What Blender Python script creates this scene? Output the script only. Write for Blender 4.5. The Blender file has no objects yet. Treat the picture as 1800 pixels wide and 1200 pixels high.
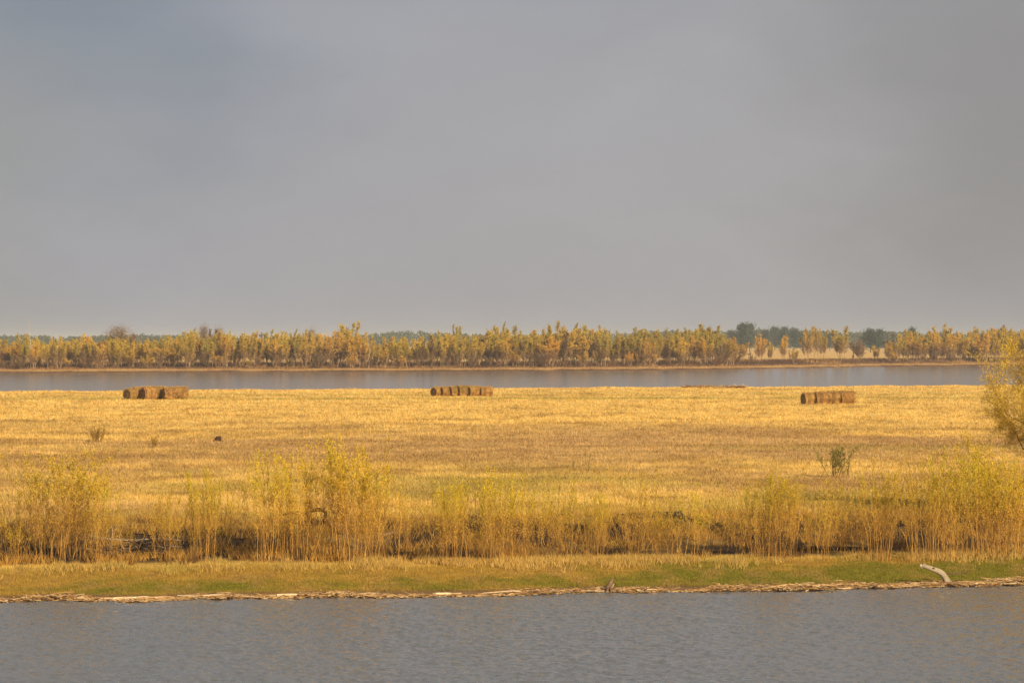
import bpy, math, random
import numpy as np
from mathutils import Vector

sc = bpy.context.scene
col = sc.collection
random.seed(7)
rng = np.random.default_rng(7)
H = 7.6            # camera height above the water
F = 5000.0         # focal length in photograph pixels (1800 wide)

# ------------------------------------------------------------------ camera
cam_d = bpy.data.cameras.new('camera')
cam_d.lens = 100; cam_d.sensor_width = 36; cam_d.clip_start = 0.5; cam_d.clip_end = 20000
cam = bpy.data.objects.new('camera', cam_d); col.objects.link(cam)
cam.location = (0, 0, H); cam.rotation_euler = (math.radians(90), 0, 0)
sc.camera = cam

# ------------------------------------------------------------------ sun, sky, exposure
SUN_DIR = Vector((0.66, -0.75, 0.0)).normalized()
ELEV = math.radians(28)
S = Vector((SUN_DIR.x*math.cos(ELEV), SUN_DIR.y*math.cos(ELEV), math.sin(ELEV)))
sd = bpy.data.lights.new('sun', 'SUN'); sd.energy = 5.0; sd.angle = math.radians(0.6); sd.color = (1.0, 0.80, 0.48)
so = bpy.data.objects.new('sun', sd); col.objects.link(so)
so.rotation_euler = (-S).to_track_quat('-Z', 'Y').to_euler(); so.location = (30, -20, 60)
sc.view_settings.view_transform = 'Standard'; sc.view_settings.look = 'None'
sc.view_settings.exposure = 0.38; sc.view_settings.gamma = 1.0
sc.cycles.volume_bounces = 1

w = bpy.data.worlds.new('World'); sc.world = w; w.use_nodes = True
nt = w.node_tree; N = nt.nodes; L = nt.links; N.clear()
out = N.new('ShaderNodeOutputWorld'); bg1 = N.new('ShaderNodeBackground'); bg2 = N.new('ShaderNodeBackground')
mix = N.new('ShaderNodeMixShader'); sky = N.new('ShaderNodeTexSky'); sky.sky_type = 'NISHITA'; sky.sun_disc = False
sky.sun_elevation = ELEV; sky.sun_rotation = math.atan2(S.x, S.y)
bg1.inputs[1].default_value = 0.08; L.new(sky.outputs[0], bg1.inputs[0])
tc = N.new('ShaderNodeTexCoord'); sep = N.new('ShaderNodeSeparateXYZ'); L.new(tc.outputs['Generated'], sep.inputs[0])
cmb = N.new('ShaderNodeCombineXYZ'); L.new(sep.outputs[0], cmb.inputs[0]); L.new(sep.outputs[2], cmb.inputs[2]); 
L.new(sep.outputs[1], cmb.inputs[1])
def wnoise(scale, detail, rough, vec, stretch=(1,1,1)):
    mp = N.new('ShaderNodeMapping'); mp.inputs['Scale'].default_value = stretch; L.new(vec, mp.inputs[0])
    n = N.new('ShaderNodeTexNoise'); n.inputs['Scale'].default_value = scale; n.inputs['Detail'].default_value = detail
    n.inputs['Roughness'].default_value = rough; L.new(mp.outputs[0], n.inputs['Vector']); return n
wn = wnoise(7, 4, 0.55, cmb.outputs[0], (1, 1, 2.0))
# warp the direction a little so the cloud banks have soft irregular edges
vs = N.new('ShaderNodeVectorMath'); vs.operation = 'SUBTRACT'; L.new(wn.outputs['Color'], vs.inputs[0]); vs.inputs[1].default_value = (.5,.5,.5)
vm = N.new('ShaderNodeVectorMath'); vm.operation = 'MULTIPLY'; L.new(vs.outputs[0], vm.inputs[0]); vm.inputs[1].default_value = (.16,.16,.10)
va = N.new('ShaderNodeVectorMath'); va.operation = 'ADD'; L.new(cmb.outputs[0], va.inputs[0]); L.new(vm.outputs[0], va.inputs[1])
SKY = 0.765
def bank(prev, px, py, rad, colr, amt):
    u = (px-900)/F; v = (600-py)/F
    d = Vector((u, 1, v)).normalized()
    ds = N.new('ShaderNodeVectorMath'); ds.operation = 'DISTANCE'; L.new(va.outputs[0], ds.inputs[0]); ds.inputs[1].default_value = d
    mr = N.new('ShaderNodeMapRange'); mr.interpolation_type = 'SMOOTHSTEP'
    mr.inputs['From Min'].default_value = rad; mr.inputs['From Max'].default_value = 0.0
    mr.inputs['To Min'].default_value = 0; mr.inputs['To Max'].default_value = amt
    L.new(ds.outputs['Value'], mr.inputs['Value'])
    mx = N.new('ShaderNodeMix'); mx.data_type = 'RGBA'; L.new(mr.outputs[0], mx.inputs[0])
    if isinstance(prev, tuple): mx.inputs[6].default_value = prev + (1,)
    else: L.new(prev, mx.inputs[6])
    mx.inputs[7].default_value = tuple(k*SKY for k in colr) + (1,)
    return mx.outputs[2]
c = (0.382*SKY, 0.366*SKY, 0.378*SKY)
c = bank(c, 450, 60, 0.20, (0.325, 0.325, 0.372), .9)
c = bank(c, 150, -60, 0.12, (0.225, 0.25, 0.29), .95)
c = bank(c, 900, 0, 0.12, (0.335, 0.335, 0.36), .6)
c = bank(c, 1850, 150, 0.135, (0.262, 0.242, 0.24), .85)
c = bank(c, 1750, -150, 0.13, (0.28, 0.27, 0.275), .6)
c = bank(c, -40, 330, 0.07, (0.30, 0.29, 0.285), .7)
c = bank(c, 900, 480, 0.16, (0.395, 0.375, 0.39), .7)
# higher, unseen clouds: darker blue-grey
mh = N.new('ShaderNodeMapRange'); mh.interpolation_type = 'SMOOTHSTEP'; L.new(sep.outputs[2], mh.inputs['Value'])
mh.inputs['From Min'].default_value = 0.11; mh.inputs['From Max'].default_value = 0.45; mh.inputs['To Max'].default_value = 0.9
mx = N.new('ShaderNodeMix'); mx.data_type = 'RGBA'; L.new(mh.outputs[0], mx.inputs[0]); L.new(c, mx.inputs[6]); mx.inputs[7].default_value = (0.20, 0.215, 0.235, 1)
n2 = wnoise(7, 6, 0.58, va.outputs[0], (1, 1, 2.4))
mr2 = N.new('ShaderNodeMapRange'); L.new(n2.outputs['Fac'], mr2.inputs['Value']); mr2.inputs['From Min'].default_value = .3; mr2.inputs['From Max'].default_value = .7
mr2.inputs['To Min'].default_value = .95; mr2.inputs['To Max'].default_value = 1.05
ml = N.new('ShaderNodeVectorMath'); ml.operation = 'SCALE'; L.new(mx.outputs[2], ml.inputs[0]); L.new(mr2.outputs[0], ml.inputs['Scale'])
L.new(ml.outputs[0], bg2.inputs[0]); bg2.inputs[1].default_value = 1.0
mix.inputs[0].default_value = 0.93; L.new(bg1.outputs[0], mix.inputs[1]); L.new(bg2.outputs[0], mix.inputs[2]); L.new(mix.outputs[0], out.inputs[0])

# ------------------------------------------------------------------ helpers
def tag(o, label=None, cat=None, group=None, kind=None):
    if label: o['label'] = label
    if cat: o['category'] = cat
    if group: o['group'] = group
    if kind: o['kind'] = kind
    return o

def _hash(ix, iy, seed):
    h = (ix.astype(np.int64)*374761393 + iy.astype(np.int64)*668265263 + seed*982451653) & 0xFFFFFFFF
    h = ((h ^ (h >> 13))*1274126177) & 0xFFFFFFFF
    return ((h ^ (h >> 16)) & 0xFFFF)/65535.0
def vnoise(x, y, seed=0):
    x = np.asarray(x, float); y = np.asarray(y, float)
    ix = np.floor(x); iy = np.floor(y); fx = x-ix; fy = y-iy
    fx = fx*fx*(3-2*fx); fy = fy*fy*(3-2*fy)
    a = _hash(ix, iy, seed); b = _hash(ix+1, iy, seed); c_ = _hash(ix, iy+1, seed); d = _hash(ix+1, iy+1, seed)
    return (a*(1-fx)+b*fx)*(1-fy) + (c_*(1-fx)+d*fx)*fy
def fbm(x, y, seed=0, octv=4):
    s = 0; a = 0.5; t = 0
    for k in range(octv):
        s = s + a*vnoise(x*2**k + 17.3*k, y*2**k - 9.1*k, seed+k); t += a; a *= 0.55
    return s/t
def sstep(a, b, x):
    t = np.clip((np.asarray(x, float)-a)/(b-a), 0, 1); return t*t*(3-2*t)
def lerp3(a, b, t):
    return a*(1-t[..., None]) + np.asarray(b, float)*t[..., None]

def mesh_np(name, verts, faces, cols=None, smooth=False):
    """verts Nx3, faces: list of MxK index arrays, cols Nx3"""
    me = bpy.data.meshes.new(name)
    verts = np.asarray(verts, np.float32)
    me.vertices.add(len(verts)); me.vertices.foreach_set('co', verts.ravel())
    faces = [np.asarray(f, np.int32) for f in faces if len(f)]
    nl = sum(f.size for f in faces); npol = sum(len(f) for f in faces)
    me.loops.add(nl); me.polygons.add(npol)
    me.loops.foreach_set('vertex_index', np.concatenate([f.ravel() for f in faces]))
    tot = np.concatenate([np.full(len(f), f.shape[1], np.int32) for f in faces])
    st = np.concatenate([[0], np.cumsum(tot)[:-1]]).astype(np.int32)
    me.polygons.foreach_set('loop_start', st)
    if smooth: me.polygons.foreach_set('use_smooth', np.ones(npol, bool))
    me.update(calc_edges=True)
    if cols is not None:
        at = me.color_attributes.new('col', 'FLOAT_COLOR', 'POINT')
        c4 = np.ones((len(verts), 4), np.float32); c4[:, :3] = cols
        at.data.foreach_set('color', c4.ravel())
    return me

class Buf:
    def __init__(s): s.v = []; s.f3 = []; s.f4 = []; s.c = []; s.n = 0
    def add(s, v, f3=None, f4=None, c=None):
        v = np.asarray(v, float).reshape(-1, 3); s.v.append(v)
        if f3 is not None and len(f3): s.f3.append(np.asarray(f3)+s.n)
        if f4 is not None and len(f4): s.f4.append(np.asarray(f4)+s.n)
        c = np.ones((len(v), 3))*0.5 if c is None else np.broadcast_to(np.asarray(c, float), (len(v), 3))
        s.c.append(c); s.n += len(v)
    def mesh(s, name, mat, smooth=False):
        fs = []
        if s.f3: fs.append(np.concatenate(s.f3))
        if s.f4: fs.append(np.concatenate(s.f4))
        me = mesh_np(name, np.concatenate(s.v), fs, np.concatenate(s.c), smooth)
        me.materials.append(mat); return me
    def obj(s, name, mat, parent=None, smooth=False):
        o = bpy.data.objects.new(name, s.mesh(name, mat, smooth)); col.objects.link(o)
        if parent: o.parent = parent
        return o

def norm(a): return a/np.maximum(np.linalg.norm(a, axis=-1, keepdims=True), 1e-9)

def add_tubes(buf, P, R, sides=4, c=None, cap=False):
    """P (n,k,3) paths, R (n,k) radii, c (n,3) or (n,k,3)"""
    P = np.asarray(P, float); R = np.asarray(R, float); n, k, _ = P.shape
    T = np.empty_like(P); T[:, 1:-1] = P[:, 2:]-P[:, :-2]; T[:, 0] = P[:, 1]-P[:, 0]; T[:, -1] = P[:, -1]-P[:, -2]
    T = norm(T)
    mt = norm(T.mean(1))
    ref = np.where(np.abs(mt[:, 2:3]) > 0.8, np.array([[1., 0, 0]]), np.array([[0, 0, 1.]]))
    ref = np.repeat(ref[:, None], k, 1)
    U = norm(np.cross(T, ref)); V = np.cross(T, U)
    a = np.arange(sides)*2*math.pi/sides
    ring = U[:, :, None]*np.cos(a)[None, None, :, None] + V[:, :, None]*np.sin(a)[None, None, :, None]
    v = P[:, :, None] + ring*R[:, :, None, None]
    idx = np.arange(n*k*sides).reshape(n, k, sides)
    nx = np.roll(idx, -1, 2)
    q = np.stack([idx[:, :-1], nx[:, :-1], nx[:, 1:], idx[:, 1:]], -1).reshape(-1, 4)
    if c is None: c = np.full((n, k, 3), .5)
    c = np.asarray(c, float)
    if c.ndim == 2: c = np.repeat(c[:, None], k, 1)
    cc = np.repeat(c[:, :, None], sides, 2).reshape(-1, 3)
    buf.add(v.reshape(-1, 3), f4=q, c=cc)
    if cap:
        for e in (0, k-1):
            ctr = P[:, e]; cv = np.concatenate([v[:, e], ctr[:, None]], 1)
            ii = np.arange(n*(sides+1)).reshape(n, sides+1)
            f = np.stack([ii[:, :sides], np.roll(ii[:, :sides], -1, 1), np.repeat(ii[:, sides:], sides, 1)], -1).reshape(-1, 3)
            buf.add(cv.reshape(-1, 3), f3=f, c=np.repeat(c[:, e][:, None], sides+1, 1).reshape(-1, 3)*1.15)

def add_leaves(buf, P, D, Wd, c, r):
    """diamond quads; P (n,3) base, D (n,3) leaf vector, Wd (n,) half width"""
    n = len(P); rnd = r.normal(size=(n, 3)); Wv = norm(np.cross(D, rnd))*Wd[:, None]
    v = np.stack([P, P+D*.5+Wv, P+D, P+D*.5-Wv], 1).reshape(-1, 3)
    buf.add(v, f4=np.arange(n*4).reshape(n, 4), c=np.repeat(c, 4, 0))

# ------------------------------------------------------------------ materials
def mat_attr(name, rough=0.8, transl=0.0, noise=None, var=0.0, hue=0.0, bump=None, spec=0.2, seedvar=True):
    """colour comes from the mesh's own colour attribute, with noise and per-object variation"""
    m = bpy.data.materials.new(name); m.use_nodes = True; t = m.node_tree; n = t.nodes; l = t.links
    b = n['Principled BSDF']; b.inputs['Roughness'].default_value = rough; b.inputs['Specular IOR Level'].default_value = spec
    a = n.new('ShaderNodeAttribute'); a.attribute_name = 'col'; c = a.outputs['Color']
    if noise:
        tx = n.new('ShaderNodeTexCoord'); mp = n.new('ShaderNodeMapping'); mp.inputs['Scale'].default_value = noise[3] if len(noise) > 3 else (1, 1, 1)
        l.new(tx.outputs['Object'], mp.inputs[0])
        nz = n.new('ShaderNodeTexNoise'); nz.inputs['Scale'].default_value = noise[0]; nz.inputs['Detail'].default_value = 6; nz.inputs['Roughness'].default_value = .65
        l.new(mp.outputs[0], nz.inputs['Vector'])
        mr = n.new('ShaderNodeMapRange'); l.new(nz.outputs['Fac'], mr.inputs['Value']); mr.inputs['From Min'].default_value = .3; mr.inputs['From Max'].default_value = .7
        mr.inputs['To Min'].default_value = noise[1]; mr.inputs['To Max'].default_value = noise[2]
        s = n.new('ShaderNodeVectorMath'); s.operation = 'SCALE'; l.new(c, s.inputs[0]); l.new(mr.outputs[0], s.inputs['Scale']); c = s.outputs[0]
        if bump:
            bp = n.new('ShaderNodeBump'); bp.inputs['Strength'].default_value = bump[0]; bp.inputs['Distance'].default_value = bump[1]
            l.new(nz.outputs['Fac'], bp.inputs['Height']); l.new(bp.outputs[0], b.inputs['Normal'])
    if var or hue:
        oi = n.new('ShaderNodeObjectInfo'); hs = n.new('ShaderNodeHueSaturation'); l.new(c, hs.inputs['Color'])
        m1 = n.new('ShaderNodeMapRange'); l.new(oi.outputs['Random'], m1.inputs['Value']); m1.inputs['To Min'].default_value = 1-var; m1.inputs['To Max'].default_value = 1+var
        l.new(m1.outputs[0], hs.inputs['Value'])
        ml_ = n.new('ShaderNodeMath'); ml_.operation = 'MULTIPLY'; l.new(oi.outputs['Random'], ml_.inputs[0]); ml_.inputs[1].default_value = 7.31
        fr = n.new('ShaderNodeMath'); fr.operation = 'FRACT'; l.new(ml_.outputs[0], fr.inputs[0])
        m2 = n.new('ShaderNodeMapRange'); l.new(fr.outputs[0], m2.inputs['Value']); m2.inputs['To Min'].default_value = .5-hue; m2.inputs['To Max'].default_value = .5+hue
        l.new(m2.outputs[0], hs.inputs['Hue']); c = hs.outputs[0]
    l.new(c, b.inputs['Base Color'])
    if transl:
        tr = n.new('ShaderNodeBsdfTranslucent'); l.new(c, tr.inputs[0]); mx_ = n.new('ShaderNodeMixShader'); mx_.inputs[0].default_value = transl
        l.new(b.outputs[0], mx_.inputs[1]); l.new(tr.outputs[0], mx_.inputs[2]); l.new(mx_.outputs[0], n['Material Output'].inputs[0])
    return m

M_ground = mat_attr('soil_and_turf', .95, noise=(1.7, .72, 1.25), bump=(.6, .15), spec=.1)
M_grass = mat_attr('grass_blades', .7, transl=.25, spec=.2)
M_leaf = mat_attr('willow_leaves', .6, transl=.20, var=.12, hue=.008, spec=.25)
M_stem = mat_attr('willow_bark', .7, var=.12, spec=.2)
M_wood = mat_attr('weathered_wood', .8, noise=(9, .55, 1.25, (1, 6, 6)), bump=(.7, .02), spec=.2, var=.15)
M_hay = mat_attr('hay', .9, noise=(11, .6, 1.35, (3.0, .7, .7)), bump=(1.0, .06), spec=.1, var=.10, hue=.006)
M_straw = mat_attr('loose_sticks', .8, spec=.2)

def water_mat(name, body, rough, layers, strength, stretch=1.0):
    m = bpy.data.materials.new(name); m.use_nodes = True; t = m.node_tree; n = t.nodes; l = t.links; b = n['Principled BSDF']
    b.inputs['Base Color'].default_value = body + (1,); b.inputs['Roughness'].default_value = rough; b.inputs['IOR'].default_value = 1.333
    b.inputs['Specular IOR Level'].default_value = .5
    tx = n.new('ShaderNodeTexCoord'); prev = None
    for (sc_, wt, det, sx, sy) in layers:
        mp = n.new('ShaderNodeMapping'); mp.inputs['Scale'].default_value = (sx, sy, 1); mp.inputs['Rotation'].default_value = (0, 0, .12*sc_)
        l.new(tx.outputs['Object'], mp.inputs[0])
        nz = n.new('ShaderNodeTexNoise'); nz.inputs['Scale'].default_value = sc_; nz.inputs['Detail'].default_value = det; nz.inputs['Roughness'].default_value = .5
        l.new(mp.outputs[0], nz.inputs['Vector'])
        mu = n.new('ShaderNodeMath'); mu.operation = 'MULTIPLY'; l.new(nz.outputs['Fac'], mu.inputs[0]); mu.inputs[1].default_value = wt
        if prev is None: prev = mu.outputs[0]
        else:
            ad = n.new('ShaderNodeMath'); l.new(prev, ad.inputs[0]); l.new(mu.outputs[0], ad.inputs[1]); prev = ad.outputs[0]
    bp = n.new('ShaderNodeBump'); bp.inputs['Strength'].default_value = strength; bp.inputs['Distance'].default_value = 1.0
    l.new(prev, bp.inputs['Height']); l.new(bp.outputs[0], b.inputs['Normal'])
    return m
M_water = water_mat('river_water', (.12, .125, .14), .03, [(9.0, .010, 3, .8, 1)], 1.0)
M_water2 = water_mat('calm_water', (.15, .12, .105), .12, [(1.6, .024, 2, .5, 1), (.30, .035, 2, .6, 1)], 1.0)

# ------------------------------------------------------------------ terrain
_gx = [-2600, -400, -124, 0, 40, 73, 110, 145, 400, 2600]
_gy = [560, 640, 691, 733, 762, 806, 858, 900, 1080, 1200]
def shore(x):  # near waterline
    x = np.asarray(x, float); xc = np.clip(x, -60, 60)
    return 85.25 + .185*xc + 1.5*(fbm(x/5.0, x*0+3, 5)-.5) + .7*(fbm(x/1.3, x*0+8, 6)-.5)
def edge(x):
    x = np.asarray(x, float); return 384 + .40*np.clip(x, -300, 300) + 6*(fbm(x/12, x*0+1, 9)-.5)
def farshore(x):
    x = np.asarray(x, float); return np.interp(x, _gx, _gy) + 26*(fbm(x/28, x*0+4, 11)-.5) + 6*(fbm(x/6, x*0+4, 12)-.5)
def height(x, y):
    x = np.asarray(x, float); y = np.asarray(y, float)
    d = y - shore(x)
    nz = fbm(x/2.2, y/2.2, 21)-.5; nb = fbm(x/14, y/30, 23)-.5
    h = np.where(d < 0, np.maximum(d*.12, -1.6), 0)
    bank = np.interp(d, [0, .6, 7.5, 12, 15.5, 17.5, 26], [0, .09, .42, .62, .95, 1.17, 1.2])
    h = np.where(d >= 0, bank + nz*.10*sstep(.5, 6, d) + nb*.16*sstep(9, 30, d) + nz*.25*sstep(8, 12, d)*(1-sstep(16, 20, d)), h)
    e = y - edge(x)
    h = np.where(e > -2, np.where(e > 0, 1.2 - 2.6*sstep(0, 10, e), h), h)
    g = y - farshore(x)
    fb = np.interp(g, [-12, 0, 5, 14, 22, 60, 2000], [-1.4, 0, .55, .8, 1.25, 1.5, 1.5])
    nf = fbm(x/6, y/9, 31)-.5
    h = np.where(g > -12, fb + nf*.5*sstep(0, 10, g), h)
    return h
def hz(x, y): return float(height(np.array([x]), np.array([y]))[0])

STRAW = np.array([.76, .52, .165]); GOLD = np.array([.62, .40, .11]); BROWN = np.array([.36, .215, .075]); PINK = np.array([.46, .29, .14])
GREEN = np.array([.38, .31, .055]); TURF = np.array([.185, .165, .018]); OCHRE = np.array([.36, .225, .042]); DARK = np.array([.040, .025, .014])
def gcol(x, y):
    x = np.asarray(x, float); y = np.asarray(y, float)
    d = y - shore(x)
    n1 = fbm(x/9, y/14, 41); n2 = fbm(x/3.0, y/5.0, 43); n3 = fbm(x/40, y/35, 45); n4 = fbm(x/1.1, y/1.6, 47)
    c = np.broadcast_to(STRAW, x.shape+(3,)).copy()
    c = lerp3(c, GOLD, sstep(.42, .68, n2)*.75)
    near = 1-sstep(190, 235, y)                      # browner, grazed part of the meadow
    c = lerp3(c, BROWN, sstep(.50, .68, n1)*(.10+.50*near))
    c = lerp3(c, PINK, near*sstep(.36, .56, n3)*.7)
    c = lerp3(c, BROWN*1.05, near*sstep(.52, .64, fbm(x/4.5, y/7, 59))*.5)
    c = lerp3(c, BROWN, sstep(.62, .75, n2)*.5)
    c = lerp3(c, BROWN, sstep(.62, .72, fbm(x/16, y/6, 53))*.55*sstep(120, 150, y)*(1-sstep(225, 245, y)))
    c = c*(1-.16*sstep(.5, .72, fbm(x/45, y/2.6, 57))*sstep(110, 140, y))[..., None]
    c = lerp3(c, GREEN, (1-sstep(118, 165, y))*.42*sstep(.35, .6, n1)+0*y)
    gl = lambda yc, wd: np.exp(-((y-yc-6*(fbm(x/30, x*0, 55)-.5))/wd)**2)
    c = lerp3(c, GREEN, gl(318+.06*x, 5)*sstep(.30, .5, n1)*.75)
    c = lerp3(c, GREEN, gl(342+.10*x, 6)*sstep(-80, -30, x)*.5*sstep(.35, .55, n2))
    c = lerp3(c, BROWN, gl(206, 1.6)*sstep(10, 22, x)*.7); c = lerp3(c, BROWN, gl(178, 1.2)*(1-sstep(-18, -4, x))*.6)
    c = lerp3(c, GREEN, gl(170, 4)*.35*sstep(.4, .6, n1))
    c = lerp3(c, GREEN, gl(128, 6)*.30*sstep(.4, .6, n1))
    # understorey of the thicket: dark soil, dead brown grass and painted-in bank shade
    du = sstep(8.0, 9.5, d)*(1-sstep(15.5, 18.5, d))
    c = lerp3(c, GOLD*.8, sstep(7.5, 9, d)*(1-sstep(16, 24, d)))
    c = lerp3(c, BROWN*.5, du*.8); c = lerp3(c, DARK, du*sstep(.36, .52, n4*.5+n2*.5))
    # short turf near the water
    tf = (1-sstep(6.2, 8.2, d+1.2*(n2-.5)))
    tc_ = lerp3(np.broadcast_to(OCHRE, x.shape+(3,)).copy(), TURF, sstep(.36, .66, n2*.6 + n4*.4 + .009*x + .16*np.exp(-((d-2.3)/1.4)**2) - .05))
    tc_ = lerp3(tc_, BROWN, sstep(.52, .70, fbm(x/.7, y/2.0, 58))*.45)
    c = c*(1-tf[..., None]) + tc_*tf[..., None]
    lit = 1-sstep(.7, 1.3, d); c = lerp3(c, np.array([.20, .12, .055]), lit)
    c = lerp3(c, np.array([.045, .032, .020]), 1-sstep(.05, .30, d+.3*(n4-.5)))
    # beyond the second channel
    g = y - farshore(x); fg = sstep(-8, -2, g)
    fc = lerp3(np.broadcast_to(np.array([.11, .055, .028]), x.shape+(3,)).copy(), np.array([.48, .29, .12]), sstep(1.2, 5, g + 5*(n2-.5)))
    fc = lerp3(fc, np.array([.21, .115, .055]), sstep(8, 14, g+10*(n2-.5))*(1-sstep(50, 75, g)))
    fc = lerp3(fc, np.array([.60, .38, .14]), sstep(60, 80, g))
    return c*(1-fg[..., None]) + fc*fg[..., None]

ys = np.concatenate([np.linspace(-160, 70, 24), np.arange(76, 84, .6), np.arange(84, 106, .16), np.arange(106, 130, .5), np.arange(130, 372, 1.6),
                     np.arange(372, 430, .9), np.arange(430, 660, 8), np.arange(660, 1010, 2.2), np.geomspace(1012, 9000, 60)])
v_ = np.linspace(-1, 1, 361); u_ = np.sign(v_)*np.abs(v_)**1.7
X = u_[None, :]*(60+.42*np.maximum(ys, 0))[:, None]; Y = np.repeat(ys[:, None], len(u_), 1)
Z = height(X, Y)
idx = np.arange(X.size).reshape(X.shape)
q = np.stack([idx[:-1, :-1], idx[:-1, 1:], idx[1:, 1:], idx[1:, :-1]], -1).reshape(-1, 4)
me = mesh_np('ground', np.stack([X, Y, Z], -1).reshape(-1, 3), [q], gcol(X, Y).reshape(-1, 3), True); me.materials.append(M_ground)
o = bpy.data.objects.new('ground', me); col.objects.link(o); tag(o, kind='structure')

def sheet(name, x0, x1, y0, y1, z, mat):
    me = mesh_np(name, [(x0, y0, z), (x1, y0, z), (x1, y1, z), (x0, y1, z)], [[[0, 1, 2, 3]]]); me.materials.append(mat)
    o = bpy.data.objects.new(name, me); col.objects.link(o); tag(o, kind='structure'); return o
rx = np.concatenate([[-125, -90, -60, -40, -30], np.arange(-24, 24.01, .056), [30, 40, 60, 90, 125]]); ry = np.concatenate([[-158, -100, -50, 0, 20, 35, 45, 50], np.arange(55, 91, .062), [96, 104, 115]])
RX, RY = np.meshgrid(rx, ry); gust = fbm(RX/9, RY/16, 93)
wv = 0
for k_, (wl, am, ang) in enumerate([(2.1, .026, .5), (.75, .016, -.3), (.40, .021, .9), (.27, .025, -.7), (.18, .019, .1)]):
    ca, sa = math.cos(ang), math.sin(ang); U_ = (RX*ca+RY*sa)/(wl*1.0); V_ = (-RX*sa+RY*ca)/wl
    f_ = vnoise(U_*1.6, V_*1.6, 95+k_); wv = wv + am*(1-np.abs(2*f_-1)**.8-.4)*(.75+.5*gust)
calm = sstep(54, 58, RY)*(1-sstep(25, 35, np.abs(RX))); wv = wv*calm*1.15
ri = np.arange(RX.size).reshape(RX.shape)
me = mesh_np('river', np.stack([RX, RY, wv-.012], -1).reshape(-1, 3), [np.stack([ri[:-1, :-1], ri[:-1, 1:], ri[1:, 1:], ri[1:, :-1]], -1).reshape(-1, 4)], None, True); me.materials.append(M_water)
o = bpy.data.objects.new('river', me); col.objects.link(o); tag(o, kind='structure')
sheet('river_channel', -560, 560, 330, 1200, 0.0, M_water2)

# ------------------------------------------------------------------ grasses (nobody could count them)
ORD = ['', 'second ', 'third ', 'fourth ', 'fifth ', 'sixth ', 'seventh ', 'eighth ', 'ninth ', 'tenth ', 'eleventh ', 'twelfth ']
PEND = []
def later(o, px, what, marks): PEND.append((o, px, what, marks))
def resolve_labels():
    g = {}
    for o, px, what, marks in PEND:
        mp_, mn = min(marks, key=lambda t: abs(t[0]-px)); g.setdefault((what, mn, px < mp_), []).append((abs(px-mp_), o))
    for (what, mn, left), lst in g.items():
        lst.sort(key=lambda t: t[0])
        for i, (_, o) in enumerate(lst): o['label'] = f"{ORD[min(i, 11)]}{what} {'left' if left else 'right'} of the {mn}"
FARM = [(-60, 'left picture edge'), (53, 'tall white dead trunk'), (215, 'dome-crowned bare tree'), (370, 'twin bare tops'), (603, 'tall golden tree'), (648, 'short white trunk'), (803, 'slender dark top'), (878, 'slender olive top'), (979, 'highest middle olive tree'), (1100, 'dip in the middle treetops'),
        (1195, 'bright amber waterside willow'), (1246, 'green-topped tree'), (1377, 'lone round amber willow'), (1482, 'round olive tree'), (1560, 'end of the open stretch'), (1655, 'tall yellow-green tree'), (1745, 'tall amber top at right')]
NEARM = [(0, 'left picture edge'), (118, 'tall left pair of clumps'), (255, 'brush pile'), (362, 'upright narrow clump'), (478, 'broad clump pair'), (548, 'black stump'), (628, 'tallest willow clump'), (705, 'bare dark bank'), (790, 'round-topped clump'), (880, 'clump with one tall whip'), (985, 'clump with bent pale stems'),
         (1072, 'waterline stump'), (1140, 'long dark log'), (1215, 'forked pale stem'), (1290, 'gap before the leafy pair'), (1362, 'leafy clump pair'), (1462, 'dark green shrub'), (1545, 'lone tall clump'), (1645, 'bent driftwood trunk'), (1720, 'dark curved stem'), (1790, 'big willow')]
def P2(px, py, z): yy = (H-z)*F/(py-600); return (px-900)*yy/F, yy
def blades(buf, x, y, z, hgt, wid, lean, c, r, nb=1, spread=.1):
    x = np.repeat(x, nb); y = np.repeat(y, nb); z = np.repeat(z, nb); hgt = np.repeat(hgt, nb)*r.uniform(.55, 1.15, len(x)); wid = np.repeat(wid, nb); c = np.repeat(c, nb, 0)
    n = len(x); x = x + r.normal(size=n)*spread; y = y + r.normal(size=n)*spread
    c = c*r.uniform(.66, 1.22, (n, 1))
    a = r.uniform(0, 2*math.pi, n); b = r.uniform(-1, 1, n)*.9
    base = np.stack([x, y, z-.02], -1)
    w_ = np.stack([np.cos(b), np.sin(b), b*0], -1)*wid[:, None]*.5
    tip = base + np.stack([np.cos(a)*lean*hgt, np.sin(a)*lean*hgt, hgt], -1)
    v = np.stack([base-w_, base+w_, tip], 1).reshape(-1, 3)
    buf.add(v, f3=np.arange(n*3).reshape(n, 3), c=np.repeat(c, 3, 0))

r = np.random.default_rng(3)
# meadow grass
n = 200000
py = r.uniform(676, 935, n)**1.0; px = r.uniform(-300, 2100, n)
yy = (H-1.2)*F/(py-600); xx = (px-900)*yy/F
k = (yy - shore(xx) > 15) & (yy < edge(xx)+.5); xx, yy = xx[k], yy[k]
cc = gcol(xx, yy); tuft = fbm(xx/1.3, yy/2.2, 61)
hh = (.10+.16*tuft)*(.8+.4*sstep(100, 300, yy)); wd = np.interp(yy, [95, 380], [.022, .075])
cc = cc*(.62+.72*tuft)[:, None]
pale = r.random(len(xx)); cc[pale < .14] = cc[pale < .14]*1.12+.03; dk_ = pale > .90; cc[dk_] = cc[dk_]*np.array([.55, .46, .38])
B = Buf(); blades(B, xx, yy, height(xx, yy), hh, wd, .55, cc, r, 4, .10)
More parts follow.
